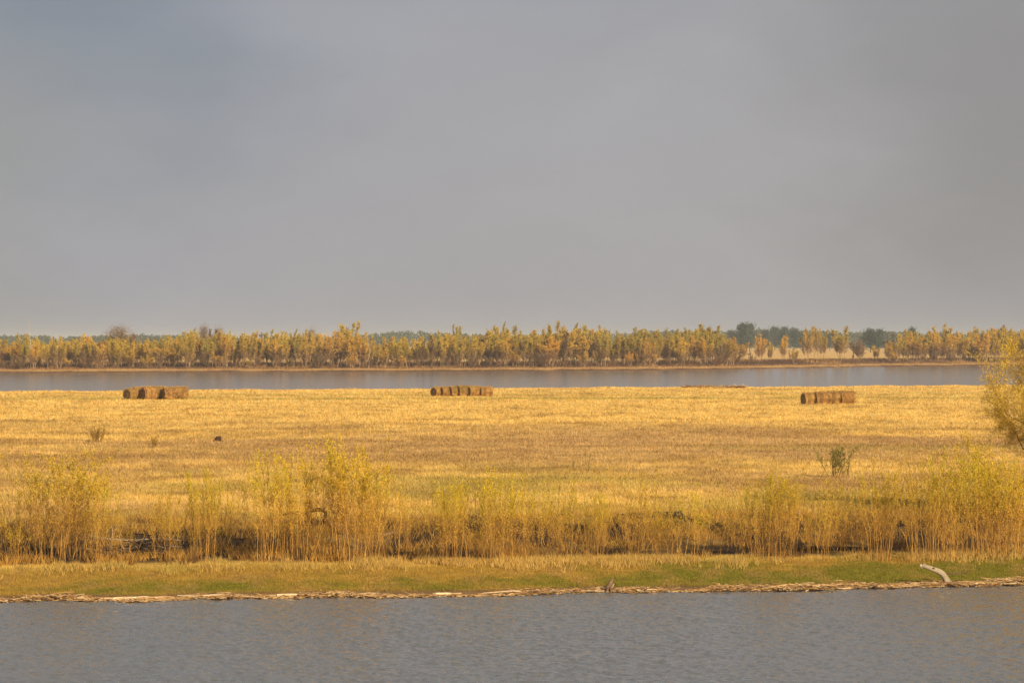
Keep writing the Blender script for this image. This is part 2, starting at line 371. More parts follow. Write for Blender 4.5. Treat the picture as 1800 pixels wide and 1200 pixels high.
# ragged far rim of the meadow
n = 5000; xx = r.uniform(-110, 120, n); yy = edge(xx) - r.uniform(-.5, 6, n)
tf_ = fbm(xx/3, yy*0+2, 63)
blades(B, xx, yy, height(xx, yy), .15+.5*np.maximum(tf_-.35, 0), np.full(n, .09), .5, np.repeat(STRAW[None]*1.1, n, 0)*r.uniform(.8, 1.1, (n, 1)), r, 3, .2)
tag(B.obj('dry_grass', M_grass), 'dry straw-coloured grass covering the wide meadow between the channels', 'grass', kind='stuff')
# short turf
B = Buf(); n = 60000; xx = r.uniform(-26, 26, n); d = r.uniform(.7, 8.4, n); yy = shore(xx)+d
blades(B, xx, yy, height(xx, yy), .05+.06*fbm(xx*2, yy*2, 65), np.full(n, .02), .5, gcol(xx, yy)*r.uniform(.85, 1.3, (n, 1)), r, 3, .05)
tag(B.obj('green_turf', M_grass), 'short green and ochre turf on the strip along the near waterline', 'turf', kind='stuff')
# tall pale tussocks in front of the thicket
B = Buf(); n = 9000; xx = r.uniform(-26, 26, n); d = 7.2 + r.normal(size=n)*.75 + 1.5*(fbm(xx/2.5, xx*0, 67)-.5) - .02*xx; yy = shore(xx)+d
k = fbm(xx/.8, yy/1.2, 69)*.6+fbm(xx/4, yy/4, 68)*.4 > .50; xx, yy = xx[k], yy[k]
blades(B, xx, yy, height(xx, yy), .10+.28*fbm(xx/.6, yy/.9, 70), np.full(len(xx), .022), .40, lerp3(np.repeat(STRAW[None]*.38+GOLD[None]*.45, len(xx), 0), GREEN*.9, sstep(.5, .8, fbm(xx/1.5, yy, 71))*.6), r, 6, .06)
tag(B.obj('pale_tussocks', M_grass), 'pale yellow dry tussock grass fringing the foot of the willow thicket', 'grass', kind='stuff')
# dead undergrowth among the willow stems
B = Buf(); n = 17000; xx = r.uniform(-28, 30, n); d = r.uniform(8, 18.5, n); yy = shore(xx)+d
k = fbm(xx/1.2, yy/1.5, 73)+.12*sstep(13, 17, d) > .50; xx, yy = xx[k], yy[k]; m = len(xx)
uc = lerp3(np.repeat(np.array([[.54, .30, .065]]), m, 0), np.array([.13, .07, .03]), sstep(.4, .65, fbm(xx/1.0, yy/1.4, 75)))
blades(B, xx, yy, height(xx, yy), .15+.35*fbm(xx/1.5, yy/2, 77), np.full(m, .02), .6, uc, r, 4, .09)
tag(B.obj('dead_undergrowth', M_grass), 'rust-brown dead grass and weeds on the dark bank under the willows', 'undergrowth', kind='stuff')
# far bank
B = Buf(); n = 16000; xx = r.uniform(-190, 220, n); d = r.uniform(1.5, 75, n); yy = farshore(xx)+d
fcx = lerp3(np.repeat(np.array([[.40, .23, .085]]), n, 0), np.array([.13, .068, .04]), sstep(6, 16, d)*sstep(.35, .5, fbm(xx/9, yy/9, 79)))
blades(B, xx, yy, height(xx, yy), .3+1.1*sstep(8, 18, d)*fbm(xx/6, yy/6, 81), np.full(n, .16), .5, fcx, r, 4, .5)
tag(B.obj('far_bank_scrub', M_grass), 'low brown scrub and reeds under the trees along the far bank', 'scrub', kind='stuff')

# ------------------------------------------------------------------ willow-like plants
def willow(seed, stems, hgt, r0, lean, leaf_from=.45, twigs=14, twl=.45, leaves=7, leaf=.046, rad=.0088, leaf_c=((.50, .38, .045), (.30, .29, .045), (.60, .38, .06)),
           stem_c=((.66, .37, .085), (.30, .155, .05)), sides=4, hvar=.55, curve=1.4, tw_up=1.6, twr=.0035, round_top=0.0, low=None):
    r = np.random.default_rng(seed); n = stems; K = 7
    a = r.uniform(0, 2*math.pi, n); rr = r0*np.sqrt(r.random(n)); dirn = np.stack([np.cos(a), np.sin(a)], -1)
    hs = hgt*(1-hvar*r.random(n)); hs[0] = hgt
    t = np.linspace(0, 1, K)
    out_ = lean*r.uniform(.2, 1.2, n)*(rr/r0+.25)
    P = np.zeros((n, K, 3))
    wob = r.normal(size=(n, K, 2))*(.024 if hgt < 5 else .017)*hgt; wob[:, 0] = 0; wob = np.cumsum(wob, 1)*.6
    P[:, :, 0] = (rr*dirn[:, 0])[:, None] + (out_*dirn[:, 0])[:, None]*hs[:, None]*t[None]**curve + wob[..., 0]
    P[:, :, 1] = (rr*dirn[:, 1])[:, None] + (out_*dirn[:, 1])[:, None]*hs[:, None]*t[None]**curve + wob[..., 1]
    P[:, :, 2] = hs[:, None]*t[None] - .08
    if round_top: P[:, :, 2] *= (1-round_top*np.clip(np.linalg.norm(P[:, -1:, :2], axis=2), 0, 1.5))
    R = rad*(hs/hgt)[:, None]*r.uniform(.6, 1.3, n)[:, None]*(1-.8*t)[None]
    sa, sb = map(np.array, stem_c); kk = r.random((n, 1)); sc_ = (sa*(1-kk)+sb*kk)*r.uniform(.8, 1.2, (n, 1))
    S_ = Buf(); sc_[r.random(n) < .22] *= .45; add_tubes(S_, P, R, sides, sc_)
    # twigs
    si = np.repeat(np.arange(n), twigs); m = len(si); tt = leaf_from*.75 + (1-leaf_from*.75)*r.random(m)**.8
    f = tt*(K-1); i0 = np.minimum(f.astype(int), K-2); fr = (f-i0)[:, None]
    b0 = P[si, i0]*(1-fr)+P[si, i0+1]*fr
    aa = r.uniform(0, 2*math.pi, m); dd = norm(np.stack([np.cos(aa), np.sin(aa), r.uniform(.5, 1.5, m)*tw_up], -1))
    ln = twl*r.uniform(.4, 1.2, m)*(1.25-.8*tt)
    e1 = b0 + dd*ln[:, None]*.55; e2 = b0 + dd*ln[:, None] + np.array([0, 0, .12])*ln[:, None] + r.normal(size=(m, 3))*.05*ln[:, None]
    add_tubes(S_, np.stack([b0, e1, e2], 1), np.stack([np.full(m, twr), np.full(m, twr*.8), np.full(m, twr*.4)], 1), 3, sc_[si]*.95)
    # leaves
    ti = np.repeat(np.arange(m), leaves); q_ = len(ti); s = r.random(q_)[:, None]
    base = b0[ti]*(1-s)+e2[ti]*s + r.normal(size=(q_, 3))*.03*twl
    dl = norm(dd[ti] + r.normal(size=(q_, 3))*.7 + np.array([0, 0, .2]))*leaf*r.uniform(.5, 1.3, (q_, 1))
    pal = np.array(leaf_c); w_ = r.dirichlet([.6, .6, .5], m)[ti]; lc = w_@pal*r.uniform(.7, 1.25, (q_, 1))
    top = np.clip(base[:, 2:]/hgt, 0, 1)
    if low is not None: w2 = sstep(.30, .62, top[:, 0]+r.normal(size=q_)*.10)[:, None]; lc = lc*w2 + np.array(low)*r.uniform(.6, 1.3, (q_, 1))*(1-w2)
    Lf = Buf(); keep = r.random(q_) < (.25+.9*top[:, 0] if low is None or leaf > .1 else .04+1.3*top[:, 0]**1.3); add_leaves(Lf, base[keep], dl[keep], np.full(keep.sum(), leaf*.17)*r.uniform(.7, 1.4, keep.sum()), lc[keep], r)
    return S_, Lf

def plant(name, parts, loc, rz, scale, label, cat, group=None):
    root = bpy.data.objects.new(name, None); col.objects.link(root); root.location = loc; root.rotation_euler = (0, 0, rz); root.scale = scale
    root.empty_display_size = .2
    tag(root, label, cat, group)
    for nm, me in parts:
        o = bpy.data.objects.new(nm, me); col.objects.link(o); o.parent = root
    return root

Yl = ((.74, .57, .018), (.42, .38, .022), (.82, .52, .025))
LO = (.70, .40, .05)
Og = ((.72, .46, .05), (.56, .42, .05), (.74, .46, .07))
Gn = ((.20, .20, .035), (.30, .24, .05), (.14, .13, .03))
def pv(seed, *a, nm=('stems', 'foliage'), **k):
    s, l = willow(seed, *a, **k); return [(nm[0], s.mesh(nm[0], M_stem)), (nm[1], l.mesh(nm[1], M_leaf))]
big = [pv(100+i, 29, 3.4, .58, .15, hvar=.36, leaf_from=.38, twigs=25, leaves=16, leaf_c=Yl, low=LO) for i in range(5)]
mid = [pv(120+i, 14, 2.7, .5, .22, hvar=.45, leaf_from=.40, twigs=18, leaves=13, leaf_c=(Yl, Yl, Og)[i % 3], low=LO) for i in range(6)]
thin = [pv(140+i, 8, 2.3, .6, .32, leaf_from=.36, twigs=13, leaves=8, rad=.0095, leaf_c=(Yl, Yl, Og)[i % 3], low=LO) for i in range(6)]

def put(kind, px, by, top, zb, label, group, wide=1.0, name='willow_clump'):
    """px,by: foot of the clump; top: pixel row of its top"""
    z = zb
    for _ in range(4):
        x, y = P2(px, by, z); z = hz(x, y)
    hpx = by-top; h = hpx*y/F; src, h0 = {'b': (big, 3.4), 'm': (mid, 2.7), 't': (thin, 2.3)}[kind]
    s = h/h0
    return plant(name, random.choice(src), (x, y, z), random.uniform(0, 6.28), (wide*max(s, .75), wide*max(s, .75), s), label, 'willow', group)

major = [
 ('b', 96, 985, 792, 1.25, 'dense tall yellow-green willow clump, left of the pair near the left edge'),
 ('b', 140, 978, 790, 1.25, 'tall willow clump near the left edge just left of the brush pile'),
 ('m', 178, 960, 800, .8, 'slim willow clump touching the left end of the brush pile'),
 ('m', 18, 980, 860, 1.0, 'low amber willow clump cut by the left edge of the picture'),
 ('b', 362, 985, 815, .8, 'upright narrow willow clump just right of the brush pile'),
 ('m', 386, 975, 830, .8, 'shorter willow clump against the upright narrow one right of the brush pile'),
 ('b', 478, 988, 790, .9, 'broad willow clump left of the black stump, left half of the pair'),
 ('b', 520, 985, 785, .8, 'broad willow clump directly in front of the black stump'),
 ('b', 590, 985, 764, 1.1, 'tallest willow clump in the thicket, its top reaching highest into the meadow'),
 ('b', 628, 990, 768, 1.15, 'tall dense willow clump right of the black stump with many leaning stems'),
 ('b', 655, 975, 815, .8, 'golden willow clump on the right flank of the tallest clump'),
 ('m', 705, 970, 850, .8, 'sparse short willow clump right of the tallest clumps above the dark bank'),
 ('b', 790, 995, 830, .9, 'round-topped willow clump left of centre with fine leafy shoots'),
 ('m', 830, 992, 835, .9, 'willow clump left of centre with stems leaning to the left at the foot'),
 ('b', 880, 995, 820, .9, 'willow clump at the centre with one tall whip above the rest'),
 ('m', 930, 985, 850, .9, 'orange-stemmed willow clump just right of centre'),
 ('m', 985, 985, 840, .9, 'willow clump with bent pale stems at its foot, right of centre'),
 ('b', 1045, 985, 850, .8, 'willow clump straight above the upright grey stump at the waterline'),
 ('m', 1110, 985, 850, .8, 'thin willow clump in front of the left end of the long dark log'),
 ('m', 1165, 985, 860, .9, 'thin willow clump in front of the middle of the long dark log'),
 ('m', 1215, 990, 855, 1.0, 'willow clump with forked pale stem at the right end of the long dark log'),
 ('b', 1340, 985, 820, .9, 'leafy willow clump between the long dark log and the dark green bush'),
 ('b', 1385, 985, 815, .9, 'leafy willow clump below and left of the dark green bush'),
 ('m', 1440, 985, 860, .9, 'short amber willow clump directly below the dark green bush'),
 ('b', 1545, 985, 805, .9, 'tall willow clump left of and above the bent driftwood trunk'),
 ('b', 1625, 990, 800, 1.0, 'dense willow clump directly above the bent driftwood trunk'),
 ('b', 1670, 985, 795, 1.0, 'dense willow clump just right of the bent driftwood trunk'),
 ('b', 1720, 985, 790, 1.0, 'dense willow clump with dark curved stem near the right edge'),
 ('b', 1765, 985, 800, 1.0, 'dense willow clump close to the right edge under the big willow'),
 ('b', 1800, 980, 810, 1.0, 'dense willow clump cut by the right edge of the picture'),
]
for kd, px, by, top, wide, lab in major:
    put(kd, px, by, top, .5, lab, 'willow clumps in the near thicket', wide)
zones = [(-60, 190, 'thin willow shoots among the tall clumps near the left edge', .9), (190, 340, 'thin willow shoots around the brush pile', 1.0), (340, 560, 'thin willow shoots between the brush pile and the black stump', 1.0),
         (560, 760, 'thin willow shoots around the tallest clumps', .8), (760, 1060, 'thin willow shoots in the middle of the thicket above the waterline stump', 1.1),
         (1060, 1260, 'thin willow shoots in front of the long dark log', 1.2), (1260, 1530, 'thin willow shoots between the long dark log and the bent driftwood trunk', 1.2),
         (1530, 1860, 'thin willow shoots in the dense thicket at the right edge', 1.0)]
for a, b, lab, dens in zones:
    for i in range(int((b-a)/15*dens)):
        px = random.uniform(a, b); by = random.uniform(925, 992); hp = random.uniform(45, 135)*(1 if by > 950 else .9)
        kd = 't' if random.random() < .7 else 'm'
        o = put(kd, px, by, by-hp, .7, lab, 'thin willow shoots in the near thicket', random.uniform(.8, 1.3), 'willow_shoots')
        later(o, px, ('tall ' if hp > 90 else 'short ')+('thin' if kd == 't' else 'bushy')+' willow shoots '+('in front, ' if by > 960 else 'farther back, '), NEARM)

# small shrubs out on the meadow
sm = [pv(160+i, 40, .9, .25, .35, leaf_from=.3, twigs=8, twl=.25, leaves=7, leaf=.06, rad=.010, leaf_c=((.42, .27, .05), (.5, .34, .06), (.34, .22, .05)), stem_c=((.34, .20, .06), (.24, .13, .05))) for i in range(2)]
dk = [pv(170+i, 10, 1.6, .25, .50, hvar=.5, leaf_from=.30, twigs=13, twl=.42, leaves=10, leaf=.09, rad=.018, leaf_c=Gn, stem_c=((.16, .10, .05), (.10, .07, .035))) for i in range(2)]
def small(src, px, by, top, h0, lab, wide=1.0, cat='shrub', name='meadow_shrub'):
    x, y = P2(px, by, 1.2); z = hz(x, y); h = (by-top)*y/F; s = h/h0
    plant(name, src, (x, y, z), random.uniform(0, 6), (s*wide, s*wide, s), lab, cat)
sp = [pv(180+i, 4, 1.6, .12, .22, hvar=.6, leaf_from=.3, twigs=7, twl=.35, leaves=5, leaf=.09, rad=.016, leaf_c=Gn, stem_c=((.16, .10, .05), (.10, .07, .035))) for i in range(2)]
small(sm[0], 171, 777, 746, .9, 'small rounded tan shrub alone on the left of the meadow', .95)
small(sm[1], 271, 787, 764, .9, 'tiny upright tan shrub on the meadow left of the dark meadow stump', .6)
small(dk[0], 1462, 838, 778, 1.6, 'dark green bushy shrub standing alone on the right of the meadow', 1.35)
small(dk[1], 1487, 840, 795, 1.6, 'smaller half-bare shrub beside the right side of the dark green shrub', .7)
small(sp[1], 1031, 830, 790, 1.6, 'thin dark sapling in the middle of the meadow, right one of two', 1.0, 'sapling', 'sapling')
small(sp[0], 1008, 826, 800, 1.6, 'shorter thin dark sapling in the middle of the meadow, left one of two', .8, 'sapling', 'sapling')


# ------------------------------------------------------------------ big willow at the right edge
def big_willow():
    r = np.random.default_rng(77); y0 = 106.0; x0 = (1905-900)*y0/F; z0 = hz(x0, y0)
    root = bpy.data.objects.new('willow_tree', None); col.objects.link(root); root.location = (x0, y0, z0); root.scale = (.78, .9, 1.03)
    tag(root, 'large spreading golden willow tree reaching in from the right edge', 'tree')
    T = Buf(); Lf = Buf(); bc = np.array([[.40, .25, .09]]); dc = np.array([[.16, .10, .055]])
    tips = []
    def limb(p, d, ln, rad, depth):
        k = 6; pts = [np.array(p, float)]; dd = np.array(d, float); dd /= np.linalg.norm(dd)
        for i in range(k-1):
            dd = dd + r.normal(size=3)*.13 + np.array([0, 0, .05 if depth < 3 else .02]); dd /= np.linalg.norm(dd); pts.append(pts[-1]+dd*ln/(k-1))
        P_ = np.array(pts)[None]; R_ = np.linspace(rad, rad*.5, k)[None]
        add_tubes(T, P_, R_, 6 if depth < 2 else 4, bc if depth > 1 else dc*.6+bc*.4)
        if depth >= 4: tips.append((pts, ln)); return
        nb = [4, 4, 5, 5][depth]
        for j in range(nb):
            i = r.integers(2, k) if j else k-1
            nd = dd + r.normal(size=3)*[.75, .65, .6, .6][depth] + np.array([0, 0, .15])
            limb(pts[i], nd, ln*r.uniform(.5, .75), rad*.5*r.uniform(.7, 1.1), depth+1)
        if depth >= 2: tips.append((pts, ln))
    for d in [(-.40, -.1, 1.3), (-.2, .3, 1.8), (.15, -.3, 1.9), (.6, .2, 1.2), (-.5, -.4, 1.0), (-.3, -.3, 1.1), (-.6, .2, .75), (-.8, -.3, .38), (-.7, .5, .3), (.7, -.4, .8)]:
        limb((0, 0, -.1), d, 3.35, .085, 0)
    o1 = T.obj('trunk', M_stem, root)
    for pts, ln in tips:
        pts = np.array(pts); m = 34; i = r.integers(1, len(pts), m); s = r.random((m, 1)); b = pts[i-1]*(1-s)+pts[i]*s + r.normal(size=(m, 3))*.07
        d = norm(r.normal(size=(m, 3))+np.array([0, 0, .3]))*.07*r.uniform(.6, 1.3, (m, 1)); pal = np.array([(.74, .50, .035), (.56, .44, .04), (.78, .48, .045)]); lc = r.dirichlet([.6]*3, m)@pal*r.uniform(.7, 1.2, (m, 1))
        add_leaves(Lf, b, d, np.full(m, .011), lc, r)
    Lf.obj('crown', M_leaf, root)
big_willow()

# ------------------------------------------------------------------ trees on the far bank
def ftree(seed, hgt, stems, r0, lean, pal, sc_, leaf=.24, dens=2.3, lf=.3, rt=.0):
    s, l = willow(seed, stems, hgt, r0, lean, leaf_from=lf, twigs=int(26*dens), twl=hgt*.17, leaves=40, leaf=leaf, rad=.07, twr=.018, leaf_c=pal, stem_c=sc_, hvar=.45, curve=.9, tw_up=1.2, round_top=rt, low=(.36, .215, .10))
    return [('trunk', s.mesh('trunk', M_stem)), ('crown', l.mesh('crown', M_leaf))]
bark = ((.56, .40, .25), (.30, .19, .11)); brown = ((.22, .13, .075), (.15, .09, .06), (.26, .16, .08))
AM = ((.74, .46, .055), (.60, .38, .065), (.76, .51, .07)); YG = ((.66, .48, .065), (.54, .39, .06), (.70, .48, .065)); OL = ((.52, .39, .065), (.42, .32, .06), (.58, .42, .065))
kinds = {'amber': [ftree(200+i, 10, 8, 1.2, .24, AM, bark, rt=.10) for i in range(4)],
         'yellow-green': [ftree(210+i, 10, 9, 1.3, .22, YG, bark) for i in range(4)],
         'olive': [ftree(220+i, 10, 8, 1.1, .24, OL, bark) for i in range(4)],
         'brown': [ftree(230+i, 10, 6, .7, .25, brown, ((.22, .14, .09), (.14, .09, .06)), dens=1.3, lf=.15) for i in range(3)]}
prof = [(-80, 590), (0, 590), (100, 590), (150, 586), (190, 590), (250, 592), (300, 588), (350, 580), (380, 579), (450, 584), (500, 582), (540, 580), (580, 580), (600, 570), (625, 578), (645, 592), (700, 585), (740, 588),
        (800, 580), (830, 582), (880, 576), (920, 578), (960, 574), (1000, 574), (1060, 577), (1100, 587), (1120, 580), (1180, 583), (1215, 578), (1250, 576), (1285, 590), (1300, 592), (1560, 590), (1580, 580),
        (1600, 578), (1650, 574), (1700, 580), (1750, 574), (1900, 578)]
ppx = [p[0] for p in prof]; ppy = [p[1] for p in prof]
wide_z = [(-100, 190, 'left of the bare dome-crowned tree'), (190, 420, 'between the bare dome-crowned tree and the twin dark tops'), (420, 650, 'in the stretch ending at the tall golden tree'),
          (650, 900, 'right of the gap with the white dead trunk'), (900, 1120, 'in the tall middle stretch of the belt'), (1120, 1300, 'around the green-topped tree'), (1300, 1560, 'in the open stretch of bank'), (1560, 1950, 'in the dense stretch at the right end')]
def dtree(seed, hgt=14, lc0=(.055, .075, .045), ll=.75, lw=.26, m=2600, sq=1.0):
    r = np.random.default_rng(seed); T = Buf(); Lf = Buf()
    t = np.linspace(0, 1, 5); add_tubes(T, np.stack([t*0, t*0, t*hgt*.8], -1)[None], (.28*(1-.7*t))[None], 5, np.array([[.10, .07, .05]]))
    ctr = []; 
    for i in range(16):
        a = r.uniform(0, 6.28); hh_ = r.uniform(.25, .92); rr = r.uniform(0, .26)*hgt*math.sin(math.pi*min(.95, hh_*.9+.12)); ctr.append((rr*math.cos(a), rr*math.sin(a), hh_*hgt))
    for c_ in ctr: add_tubes(T, np.array([[(0, 0, c_[2]*.6), (c_[0]*.5, c_[1]*.5, c_[2]*.85), c_]]), np.array([[.12, .08, .03]]), 4, np.array([[.10, .07, .05]]))
    ctr = np.array(ctr); k = r.integers(0, 16, m); p = ctr[k]+r.normal(size=(m, 3))*np.array([.09*sq, .09*sq, .07])*hgt
    lc = np.array([lc0])*r.uniform(.6, 1.5, (m, 1)); add_leaves(Lf, p, norm(r.normal(size=(m, 3)))*ll, np.full(m, lw), lc, r)
    return [('trunk', T.mesh('trunk', M_stem)), ('crown', Lf.mesh('crown', M_leaf))]
dome = ftree(240, 10, 16, .5, .62, ((.30, .22, .16), (.24, .17, .12), (.34, .25, .17)), ((.22, .15, .11), (.17, .11, .08)), leaf=.16, dens=2.6, lf=.25, rt=.22)
kinds['dome'] = [dtree(510, 10, (.27, .19, .13), .40, .035, 6000, 1.1), dtree(511, 10, (.27, .19, .13), .40, .035, 5000, .9)]; kinds['brown'].append(ftree(241, 10, 12, .6, .40, ((.32, .21, .12), (.26, .17, .10), (.38, .25, .13)), ((.22, .15, .11), (.17, .11, .08)), leaf=.2, dens=2.4, lf=.2, rt=.15))
def far_tree(kind, px, yoff, top, lab=None, wide=1.0, name='bank_tree', group='trees in the belt along the far bank', src=None):
    yy = 760.0
    for _ in range(6):
        x = (px-900)*yy/F; yy = float(farshore(np.array([x]))[0])+yoff
    x = (px-900)*yy/F; z = hz(x, yy); h = (H - z) + (600-top)*yy/F; s = h/10.0
    auto = lab is None
    if lab is None:
        zt = [t for a, b, t in wide_z if a <= px < b][0]; szt = 'tall ' if h > 10.5 else ('low ' if h < 7.5 else '')
        kt = {'brown': 'nearly bare brown'}.get(kind, kind)
        lab = f'{szt}{kt} tree ' + ('in front' if yoff < 34 else 'behind')
    src = src or random.choice(kinds[kind])
    o = plant(name, src, (x, yy, z), random.uniform(0, 6.28), (s*wide, s*wide, s), lab, 'tree' if name == 'bank_tree' else 'bush', group)
    if auto or name == 'bank_bush': later(o, px, lab, FARM)
    return o
px = -75
while px < 1880:
    if not (1285 < px < 1560):
        kd = random.choices(['amber', 'yellow-green', 'olive', 'brown'], [.42, .38, .13, .07])[0]
        if 900 < px < 1280: kd = random.choices(['amber', 'yellow-green', 'olive', 'brown'], [.34, .24, .32, .10])[0]
        top = np.interp(px, ppx, ppy); far_tree(kd, px, random.uniform(16, 30), top+random.uniform(3, 16), wide=random.uniform(1.0, 1.45))
    px += random.uniform(9, 17)
px = -75
while px < 1880:
    if not (1288 < px < 1562) and not (640 < px < 652):
        kd = random.choices(['amber', 'yellow-green', 'olive', 'brown'], [.32, .38, .22, .08])[0]
        if 900 < px < 1280: kd = random.choices(['amber', 'yellow-green', 'olive'], [.2, .3, .5])[0]
        top = np.interp(px, ppx, ppy); far_tree(kd, px, random.uniform(38, 75), top+random.uniform(-3, 9), wide=random.uniform(.85, 1.25))
    px += random.uniform(10, 18)
px = -70   # low brushy saplings at the water's edge
while px < 1880:
    kd = random.choices(['amber', 'brown'], [.45, .55])[0]
    if not (1290 < px < 1560) or random.random() < .5:
        zt = [t for a, b, t in wide_z if a <= px < b][0]
        far_tree(kd, px, random.uniform(12, 22), random.uniform(608, 628), f'low {kd} far-bank bush', wide=random.uniform(1.0, 1.6), name='bank_bush', group='bushes at the foot of the far trees')
    px += random.uniform(18, 36)
one = [('dome', 215, 60, 567, 'bare dome-crowned brown tree rising above the belt above the left hay row', 1.35), ('brown', 236, 55, 574, 'narrow bare tree beside the dome-crowned one', .6),
       ('dome', 358, 50, 571, 'left of the twin dark bare tops left of centre', .7), ('dome', 382, 55, 570, 'right of the twin dark bare tops left of centre', .7), ('yellow-green', 603, 50, 567, 'tall golden tree topping the left half of the belt', 1.1),
       ('dome', 547, 55, 577, 'rounded brown bare tree just left of the tall golden tree', .7), ('olive', 803, 50, 573, 'slender dark tree top above the middle hay row', .6), ('olive', 878, 50, 567, 'slender olive tree top right of the middle hay row', .7),
       ('olive', 979, 55, 566, 'tall olive tree, highest in the middle of the belt', .9), ('olive', 1002, 60, 569, 'tall olive tree just right of the highest middle one', 1.0), ('amber', 1030, 40, 571, 'pale amber tall tree in the middle of the belt', .8),
       ('amber', 1195, 20, 592, 'bright amber willow standing forward at the water below the green-topped tree', 1.1), ('olive', 1246, 60, 571, 'green-topped broad tree, the greenest in the belt', 1.5),
       ('amber', 1240, 18, 588, 'amber willow standing forward in front of the green-topped tree', 1.2), ('amber', 1298, 60, 587, 'round amber willow at the left end of the open stretch', 1.3), ('amber', 1335, 60, 586, 'amber willow second in the open stretch, left of the blue wood', 1.1),
       ('amber', 1377, 110, 585, 'round amber willow alone on a bare trunk in the open stretch', 1.1), ('amber', 1352, 80, 596, 'small faint amber tree in the open stretch', .7), ('yellow-green', 1424, 95, 575, 'tall amber-green tree, left of a touching pair in the open stretch', 1.0),
       ('olive', 1443, 100, 578, 'olive tree, right of a touching pair in the open stretch', 1.0), ('olive', 1482, 95, 575, 'round olive tree on a short trunk alone in the open stretch', 1.4), ('brown', 1513, 100, 588, 'brownish round tree in the open stretch right of the olive one', 1.2),
       ('amber', 1541, 80, 605, 'small amber bush-like tree right end of the open stretch', 1.4), ('yellow-green', 1655, 50, 571, 'tall yellow-green tree topping the right end of the belt', 1.2), ('amber', 1745, 50, 569, 'tall amber tree top just left of the big willow at the right edge', .8)]
for kd, px, yo, top, lab, wd_ in one: far_tree(kd, px, yo, top, lab, wd_)
# white dead trunks
def dead(px, top, by, lab):
    yy = 760.
    for _ in range(6):
        x = (px-900)*yy/F; yy = float(farshore(np.array([x]))[0])+16
    x = (px-900)*yy/F; z = hz(x, yy); h = H-z+(600-top)*yy/F; r = np.random.default_rng(px); B = Buf()
    t = np.linspace(0, 1, 8); P_ = np.stack([.25*np.sin(t*5), t*0, t*h], -1)[None]; add_tubes(B, P_, (.10*(1-.75*t))[None], 6, np.array([[.46, .40, .33]]))
    for i in range(9):
        b = P_[0, 3+i % 5]; d = np.array([r.uniform(-1, 1), r.uniform(-.5, .5), r.uniform(.7, 1.4)])*h*.09
        add_tubes(B, np.stack([b, b+d*.5, b+d+np.array([0, 0, .2])])[None], np.array([[.05, .04, .02]]), 4, np.array([[.45, .39, .32]]))
    o = B.obj('dead_tree', M_stem); o.location = (x, yy, z); tag(o, lab, 'tree')
dead(53, 566, 640, 'white bare dead trunk standing above the belt near the left edge')
dead(648, 590, 640, 'short white dead trunk in the gap right of the tall golden tree')

# ------------------------------------------------------------------ distant wood
dts = [dtree(300+i, 14, (.05, .072, .05)) for i in range(4)]
for px, top, yd, wd_, lab in [(1306, 567, 1700, 1.0, 'tall dark blue-green tree, left of the group in the blue distant wood'), (1318, 566, 1740, .9, 'tall dark blue-green tree, tallest of the blue distant wood'), (1345, 571, 1900, .9, 'hazy blue tree left in the row behind the open stretch'),
        (1362, 572, 1950, 1.0, 'hazy blue tree second in the row behind the open stretch'), (1378, 573, 1850, 1.0, 'hazy blue tree behind the lone round amber willow'), (1396, 571, 1900, 1.2, 'hazy blue tree left of the touching pair, broad crown'),
        (1411, 573, 1920, 1.0, 'hazy blue tree just left of the touching pair'), (1458, 582, 1900, 1.0, 'low hazy blue tree between the pair and the round olive tree'), (1530, 572, 1550, 1.2, 'grey-blue broad tree behind the right end of the open stretch'),
        (1545, 577, 1600, 1.1, 'grey-blue tree right of the broad one at the right end'), (1286, 578, 2000, 1.0, 'faint blue tree at the left end of the distant wood'), (1604, 574, 1500, .7, 'dark pointed blue-green tree top showing over the right belt')]:
    x = (px-900)*yd/F; z = hz(x, yd); h = H-z+(600-top-2.5)*yd/F; s = h/14
    plant('distant_tree', random.choice(dts), (x, yd, z), random.uniform(0, 6), (s*wd_, s*wd_, s), lab, 'tree', 'hazy trees of the distant wood')
# continuous far-off wood: one mass of leaf clumps following a low ridge
r = np.random.default_rng(9); B = Buf(); fw = [(-200, 588), (60, 588), (120, 590), (250, 587), (340, 589), (450, 593), (620, 590), (660, 585), (700, 581), (740, 581), (770, 584), (900, 588), (1100, 584), (1150, 580), (1250, 581), (1290, 579), (1350, 577), (1420, 579), (1500, 582), (1560, 581), (1650, 583), (1800, 583), (2000, 585)]
nt_ = 1300; pxs = r.uniform(-250, 2050, nt_); yds = r.uniform(2500, 3100, nt_); xs = (pxs-900)*yds/F; tops = np.interp(pxs, [a for a, b in fw], [b for a, b in fw])+r.uniform(1.5, 7, nt_)
hs = H-1.5+(600-tops)*yds/F
for x, y, h in zip(xs, yds, hs):
    m = 60; p = np.array([x, y, 1.5+h*.5]) + r.normal(size=(m, 3))*np.array([h*.22, h*.22, h*.0]); p[:, 2] = 1.5 + h*(1-r.random(m)**1.6*.98)*(1-.25*np.clip(np.abs(p[:, 0]-x)/(h*.4), 0, 1.5))
    lc = np.array([[.06, .075, .028]])*r.uniform(.6, 1.4, (m, 1)); add_leaves(B, p, norm(r.normal(size=(m, 3))+np.array([0, 0, .3]))*2.6, np.full(m, .9), lc, r)
tag(B.obj('distant_wood', M_leaf), 'low blue hazy wood on the horizon beyond the far meadow', 'wood', kind='stuff')

